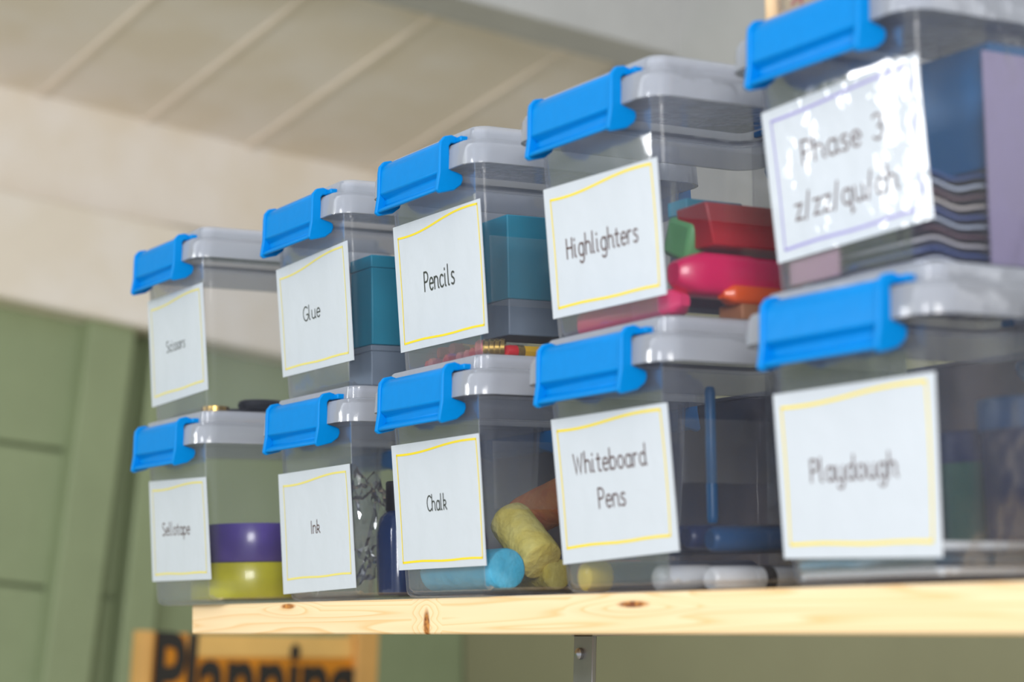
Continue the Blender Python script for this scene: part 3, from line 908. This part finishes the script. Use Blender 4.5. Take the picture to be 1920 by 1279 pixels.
# scissors box
t = thing('scissors', 'pair of black-handled scissors lying in the leftmost top box', 'scissors', world('scissors', .022, .030, .0075), BOX['scissors'][0].rotation_euler.z + .15)
for s in (-1, 1):
    bm = bmesh.new()
    c = V((s * .0125, .016, .0022 * s))
    R_ = [[bm.verts.new(c + V(((.0105 + .0032 * math.cos(q)) * math.cos(p), (.0150 + .0032 * math.cos(q)) * math.sin(p), .0034 * math.sin(q)))) for q in [k * math.pi / 4 for k in range(8)]] for p in [k * math.pi / 12 for k in range(24)]]
    for i in range(24):
        for k in range(8): bm.faces.new((R_[i][k], R_[(i + 1) % 24][k], R_[(i + 1) % 24][(k + 1) % 8], R_[i][(k + 1) % 8]))
    obj('handle', bm, M['black_pl'], t, smooth=True)
    bm = bmesh.new(); hexa(bm, [V((s * .005, .028, .0016 * s - .0006)), V((s * .001 + .002, .028, .0016 * s - .0006)), V((-s * .003, .078, .0016 * s - .0006)), V((-s * .003 - .001, .080, .0016 * s - .0006)),
                                V((s * .005, .028, .0016 * s + .0006)), V((s * .001 + .002, .028, .0016 * s + .0006)), V((-s * .003, .078, .0016 * s + .0006)), V((-s * .003 - .001, .080, .0016 * s + .0006))])
    obj('blade', bm, M['steel'], t)
t = thing('gold_reflection', 'small gold ring standing in for a reflection in the front right corner of the leftmost top box', 'tape roll', world('scissors', .030, .0135, .0030))  # gold ring added in place of a shiny reflection in this corner
bm = bmesh.new()
lathe(bm, V((0, 0, 0)), V((0, 0, 1)), [(0, .0085), (.0004, .0098), (.0046, .0098), (.005, .0085)], 24)
obj('ring', bm, M['brass'], t, smooth=True)

# tape box
def ring_roll(label, c, ro, ri, h, m, mcore, tilt=(0, 0, 0)):
    t = thing('tape_roll', label, 'tape roll', c); t.rotation_euler = tilt; t['group'] = 'rolls in the tape box'
    for nm, r1, r2, mm in (('tape_winding', ro, ri + .002, m), ('core', ri + .002, ri, mcore)):
        bm = bmesh.new(); n = 36
        P = [(r2, 0), (r1 - .0004, 0), (r1, .0006), (r1, h - .0006), (r1 - .0004, h), (r2, h)]
        R_ = [[bm.verts.new((r * math.cos(2 * math.pi * k / n), r * math.sin(2 * math.pi * k / n), z)) for k in range(n)] for r, z in P]
        for a_, b_ in zip(R_, R_[1:] + R_[:1]):
            for k in range(n): bm.faces.new((a_[k], a_[(k + 1) % n], b_[(k + 1) % n], b_[k]))
        obj(nm, bm, mm, t, smooth=True)
    return t


M['lime'] = mat('lime_tape', srgb(196, 190, 20), .3, coat=.4, noise=.15, nscale=60)
M['violet'] = mat('violet_tape', srgb(92, 72, 160), .3, coat=.4, noise=.3, nscale=50)
M['core'] = mat('card_core', srgb(170, 150, 120), .8)
ring_roll('lime yellow tape roll lying flat on the bottom', world('tape', .004, .050, .0034), .0415, .026, .0245, M['lime'], M['core'])
ring_roll('violet blue tape roll lying on the lime yellow one', world('tape', .013, .047, .0284), .0315, .020, .026, M['violet'], M['navy_pl'])

# ink box: two bottles, cartridges, a crumpled clear bag
GI = 'ink bottles in the Ink box'
M['ink_glass'] = mat('blue_ink_glass', srgb(24, 56, 110), .12, coat=.6)
for lab, x, y, rr, hh, cc in (('dark blue ink bottle with a black cap near the front right', .026, .040, .0135, .070, M['black_pl']), ('blue ink bottle with a bright blue cap at the back right', .026, .088, .014, .062, M['blue'])):
    t = thing('ink_bottle', lab, 'ink bottle', world('ink', x, y, .0030), 0, GI)
    Z = V((0, 0, 0)); up_ = V((0, 0, 1))
    bm = bmesh.new(); lathe(bm, Z, up_, [(0, rr * .9), (.0015, rr), (hh * .55, rr), (hh * .68, rr * .85), (hh * .74, rr * .5)], 24); obj('glass_body', bm, M['ink_glass'], t, smooth=True)
    bm = bmesh.new(); lathe(bm, Z, up_, [(hh * .74, rr * .58), (hh * .99, rr * .56), (hh, rr * .5)], 20); obj('cap', bm, cc, t, smooth=True)
t = None
bm = bmesh.new()
bmesh.ops.create_icosphere(bm, subdivisions=4, radius=1)
from mathutils import noise as mn
for v in bm.verts:
    p = v.co.copy(); k = 1 + .30 * mn.noise(p * 2.2) + .16 * mn.noise(p * 6)
    v.co = V((p.x * .022 * k, p.y * .018 * k, p.z * .034 * k))
o = obj('plastic_bag', bm, clear_plastic('bag_film', .10, (.95, .96, .97, 1), srgb(225, 228, 235), .08, gl=1.3), loc=world('ink', -.012, .034, .045))
for f in o.data.polygons: f.use_smooth = False
tag(o, 'crumpled clear plastic bag in front of the ink bottles', 'bag')
M['brownc'] = mat('brown_card', srgb(120, 96, 84), .8, noise=.2, nscale=30)
bm = bmesh.new(); box(bm, -.018, .018, 0, .040, 0, .024)
tag(obj('ink_carton', bm, M['brownc'], loc=world('ink', -.024, .074, .0030), bevel=.0008), 'small brown card carton at the bottom of the Ink box', 'carton')

# playdough box
GD = 'folded leaflets in the Playdough box'
M['paper'] = mat('paper', srgb(214, 218, 222), .6)
M['paper_blue'] = mat('printed_blue_paper', srgb(40, 140, 178), .6, col2=srgb(190, 205, 215), nscale=18)
for i, (lab, x, y, z, w_, mm) in enumerate((('white leaflet flat on the bottom of the Playdough box', -.044, .003, .0034, .088, 'paper'), ('blue printed leaflet on top of the white one', -.045, .003, .0078, .052, 'paper_blue'), ('white leaflet folded on top of the blue one', -.036, .005, .0122, .070, 'paper'))):
    bm = bmesh.new()
    n = 12
    top = []
    R_ = []
    for k in range(n + 1):
        q = k / n; zz = .0022 * math.sin(q * 3.1 + i) * (1 if i else .2) * q
        R_.append([V((w_ * q, 0, abs(zz))), V((w_ * q, .085, abs(zz))), V((w_ * q, .085, abs(zz) + .0030)), V((w_ * q, 0, abs(zz) + .0030))])
    skin(bm, R_)
    tag(obj('leaflet', bm, M[mm], loc=world('dough', x, y, z)), lab, 'leaflet', GD)
for lab, x, y, rr, hh, cb, cc in (('dark blue tub of modelling dough at the back of its box', .018, .086, .026, .066, M['navy_pl'], M['deep_blue_pl']), ('green tub of modelling dough at the back left of its box', -.026, .094, .019, .055, M['green_pl'], M['navy_pl'])):
    t = thing('dough_tub', lab, 'tub', world('dough', x, y, .0135), 0, 'dough tubs in the Playdough box')
    bm = bmesh.new(); lathe(bm, V((0, 0, 0)), V((0, 0, 1)), [(0, rr * .86), (.002, rr * .9), (hh - .014, rr * .96)], 28); obj('tub', bm, cb, t, smooth=True)
    bm = bmesh.new(); lathe(bm, V((0, 0, 0)), V((0, 0, 1)), [(hh - .014, rr), (hh - .001, rr), (hh, rr * .95)], 28); obj('tub_lid', bm, cc, t, smooth=True)

# phase 3 box: wavy laminated sheets, a lilac card, a pink card
GS = 'laminated sheets in the Phase 3 box'
cols = [srgb(200, 205, 220), srgb(70, 90, 150), srgb(205, 200, 205), srgb(110, 80, 90), srgb(190, 200, 220), srgb(90, 105, 160), srgb(215, 205, 200), srgb(120, 95, 100), srgb(195, 205, 225), srgb(60, 90, 150)]
lam = [mat('sheet_paper', c, .25, coat=.5) for c in cols]
for i in range(10):
    bm = bmesh.new(); n = 14; z0 = .006 + i * .0042; R_ = []
    for k in range(n + 1):
        q = k / n; zz = .0012 * math.sin(q * 9 + i * .25) + .0008 * math.sin(q * 17)
        R_.append([V((-.040, .008 + .070 * q, z0 + zz)), V((.040, .008 + .070 * q, z0 + zz)), V((.040, .008 + .070 * q, z0 + zz + .0011)), V((-.040, .008 + .070 * q, z0 + zz + .0011))])
    skin(bm, R_)
    o = obj('laminated_sheet', bm, lam[i], smooth=True); o.matrix_world = BOX['phase'][1]
    nth = ['lowest', 'second lowest', 'third lowest', 'fourth lowest', 'fifth lowest', 'fifth highest', 'fourth highest', 'third highest', 'second highest', 'topmost'][i]
    cn = ['pale grey', 'blue', 'off-white', 'brown', 'pale grey', 'blue', 'off-white', 'brown', 'pale blue', 'blue'][i]
    tag(o, '%s %s wavy laminated sheet of the stack in the Phase 3 box' % (nth, cn), 'sheet', GS)
M['lilac_card'] = mat('lilac_card', srgb(158, 146, 178), .5, noise=.06, nscale=12)
y0_ = 0
c0 = patx('phase', 1846, 120, .0475); inv = BOX['phase'][1].inverted(); y0_ = (inv @ c0).y
bm = bmesh.new(); box(bm, .0455, .0470, y0_, .121, .006, .098)
o = obj('card', bm, M['lilac_card'], bevel=.0003); o.matrix_world = BOX['phase'][1]
tag(o, 'lilac card standing against the right wall of the Phase 3 box', 'card')
bm = bmesh.new(); box(bm, -.040, -.006, .0010, .0020, .0065, .030)
o = obj('card', bm, mat('pink_card', srgb(206, 160, 180), .5)); o.matrix_world = BOX['phase'][1]
tag(o, 'small pink card below the shiny label at the front of the Phase 3 box', 'card')
bm = bmesh.new(); box(bm, -.046, .044, .046, .072, .0492, .1035)
o = obj('folder', bm, M['folder_blue'], bevel=.001); o.matrix_world = BOX['phase'][1]
tag(o, 'dark blue pack lying on top of the wavy sheets in the Phase 3 box', 'folder')

# wooden number discs in the box above
M['beech'] = mat('beech', srgb(240, 205, 160), .5, noise=.08, nscale=30)
inv = BOX['over'][1].inverted()
yaw_ = BOX['over'][0].rotation_euler.z
zb_ = .0030
pl_ = inv @ pat('over', 1464, 14, .006); pr_ = inv @ pat('over', 1585, 0, .006)
t = thing('number_block', 'wooden block with a red numeral at the front of the uppermost box', 'block', world('over', pl_.x, .006, zb_), yaw_)
bm = bmesh.new(); box(bm, 0, pr_.x - pl_.x, 0, .022, 0, .036); obj('wood', bm, M['beech'], t, bevel=.0012)
bm = bmesh.new()
st = []
for px, py in ((1486, 7), (1494, -1), (1504, -3), (1503, 8), (1501, 21)):
    p = inv @ pat('over', px, py, .006); st.append((p.x - pl_.x, p.z - zb_))
ribbon(bm, st, .0009, lambda q: V((q.x, -.0003, q.y)))
obj('numeral', bm, mat('red_marker', srgb(215, 50, 80), .5), t)
pc_ = inv @ pat('over', 1449, 10, .010)
bm = bmesh.new(); lathe(bm, V((0, 0, 0)), V((0, 0, 1)), [(0, .0046), (.0008, .0052), (.033, .0052), (.034, .0046)], 24)
tag(obj('wooden_peg', bm, M['beech'], loc=world('over', pc_.x, .012, zb_), smooth=True), 'round wooden peg standing left of the block with the red numeral', 'peg')

# added dark block behind the bottom row, darkens the view through the boxes
t = thing('dark_filler', 'added long dark block behind the bottom row, darkening the view through the boxes', 'carton', (.66, .175, .0005))
M['dark_fill'] = mat('dark_filler_colour', srgb(82, 72, 70), .8, col2=srgb(52, 60, 82), nscale=16)
bm = bmesh.new(); box(bm, -.46, .36, 0, .10, 0, .112); obj('filler_body', bm, M['dark_fill'], t, bevel=.001)
bm = bmesh.new(); box(bm, -.462, .014, -.001, .101, .1122, .1142); obj('filler_top', bm, M['dark_fill'], t)
bm = bmesh.new(); box(bm, .016, .362, -.001, .101, .1122, .1142); obj('filler_top', bm, M['dark_fill'], t)

# ------------------------------------------------------------------ "Planning" board low in the corner
XS = -0.95
def q(px, py, dx=0): return at(px, py, 'X', XS + dx)
t = thing('wooden_sign', 'orange wooden board with black lettering under the left end of the shelf', 'sign', q(480, 1279))
def sgn(name, poly, dx, th, m, bevel=0.001):
    pts = [q(x, y, dx) - t.location for x, y in poly]
    bm = bmesh.new()
    a = [bm.verts.new(p) for p in pts]; b = [bm.verts.new(p - V((th, 0, 0))) for p in pts]; n = len(pts)
    for k in range(n): bm.faces.new((a[k], a[(k + 1) % n], b[(k + 1) % n], b[k]))
    bm.faces.new(a[::-1]); bm.faces.new(b)
    return obj(name, bm, m, t, bevel=bevel)
M['sign_orange'] = mat('orange_board', srgb(232, 146, 28), .5, noise=.25, nscale=14)
M['sign_pale'] = mat('pale_wood', srgb(238, 190, 110), .5, noise=.08, nscale=20)
M['sign_frame'] = mat('frame_wood', srgb(224, 170, 96), .5, noise=.1, nscale=20)
sgn('panel', [(262, 1186), (672, 1196), (672, 1500), (236, 1500)], 0, .012, M['sign_orange'])
sgn('paper_strip', [(352, 1190), (662, 1194), (662, 1234), (352, 1232)], .002, .002, M['sign_pale'])
sgn('side_rail', [(268, 1182), (290, 1183), (114, 3530), (90, 3530)], .014, .03, M['sign_frame'])
sgn('side_rail', [(674, 1160), (712, 1160), (620, 3530), (582, 3530)], .014, .03, M['sign_frame'])
cu = bpy.data.curves.new('planning_text', 'FONT'); cu.body = 'Planning'; cu.extrude = .0015; cu.offset = .022; cu.size = 1
tmp = bpy.data.objects.new('tmp_text', cu); COL.objects.link(tmp)
dg = bpy.context.evaluated_depsgraph_get()
me = bpy.data.meshes.new_from_object(tmp.evaluated_get(dg))
bpy.data.objects.remove(tmp)
me.name = 'lettering'
xs = [v.co.x for v in me.vertices]; x0, x1 = min(xs), max(xs)
O = q(284, 1338, .0035) - t.location; U = q(664, 1352, .0035) - t.location - O; Hh = q(295, 1180, .0035) - t.location - O
for v in me.vertices:
    u_, h_ = (v.co.x - x0) / (x1 - x0), v.co.y / .72
    v.co = O + U * u_ + V((0, Hh.y * h_, Hh.z * h_)) + V((v.co.z, 0, 0))
me.materials.append(mat('black_letter_paint', srgb(38, 34, 30), .6))
lo = bpy.data.objects.new('lettering', me); COL.objects.link(lo); lo.parent = t
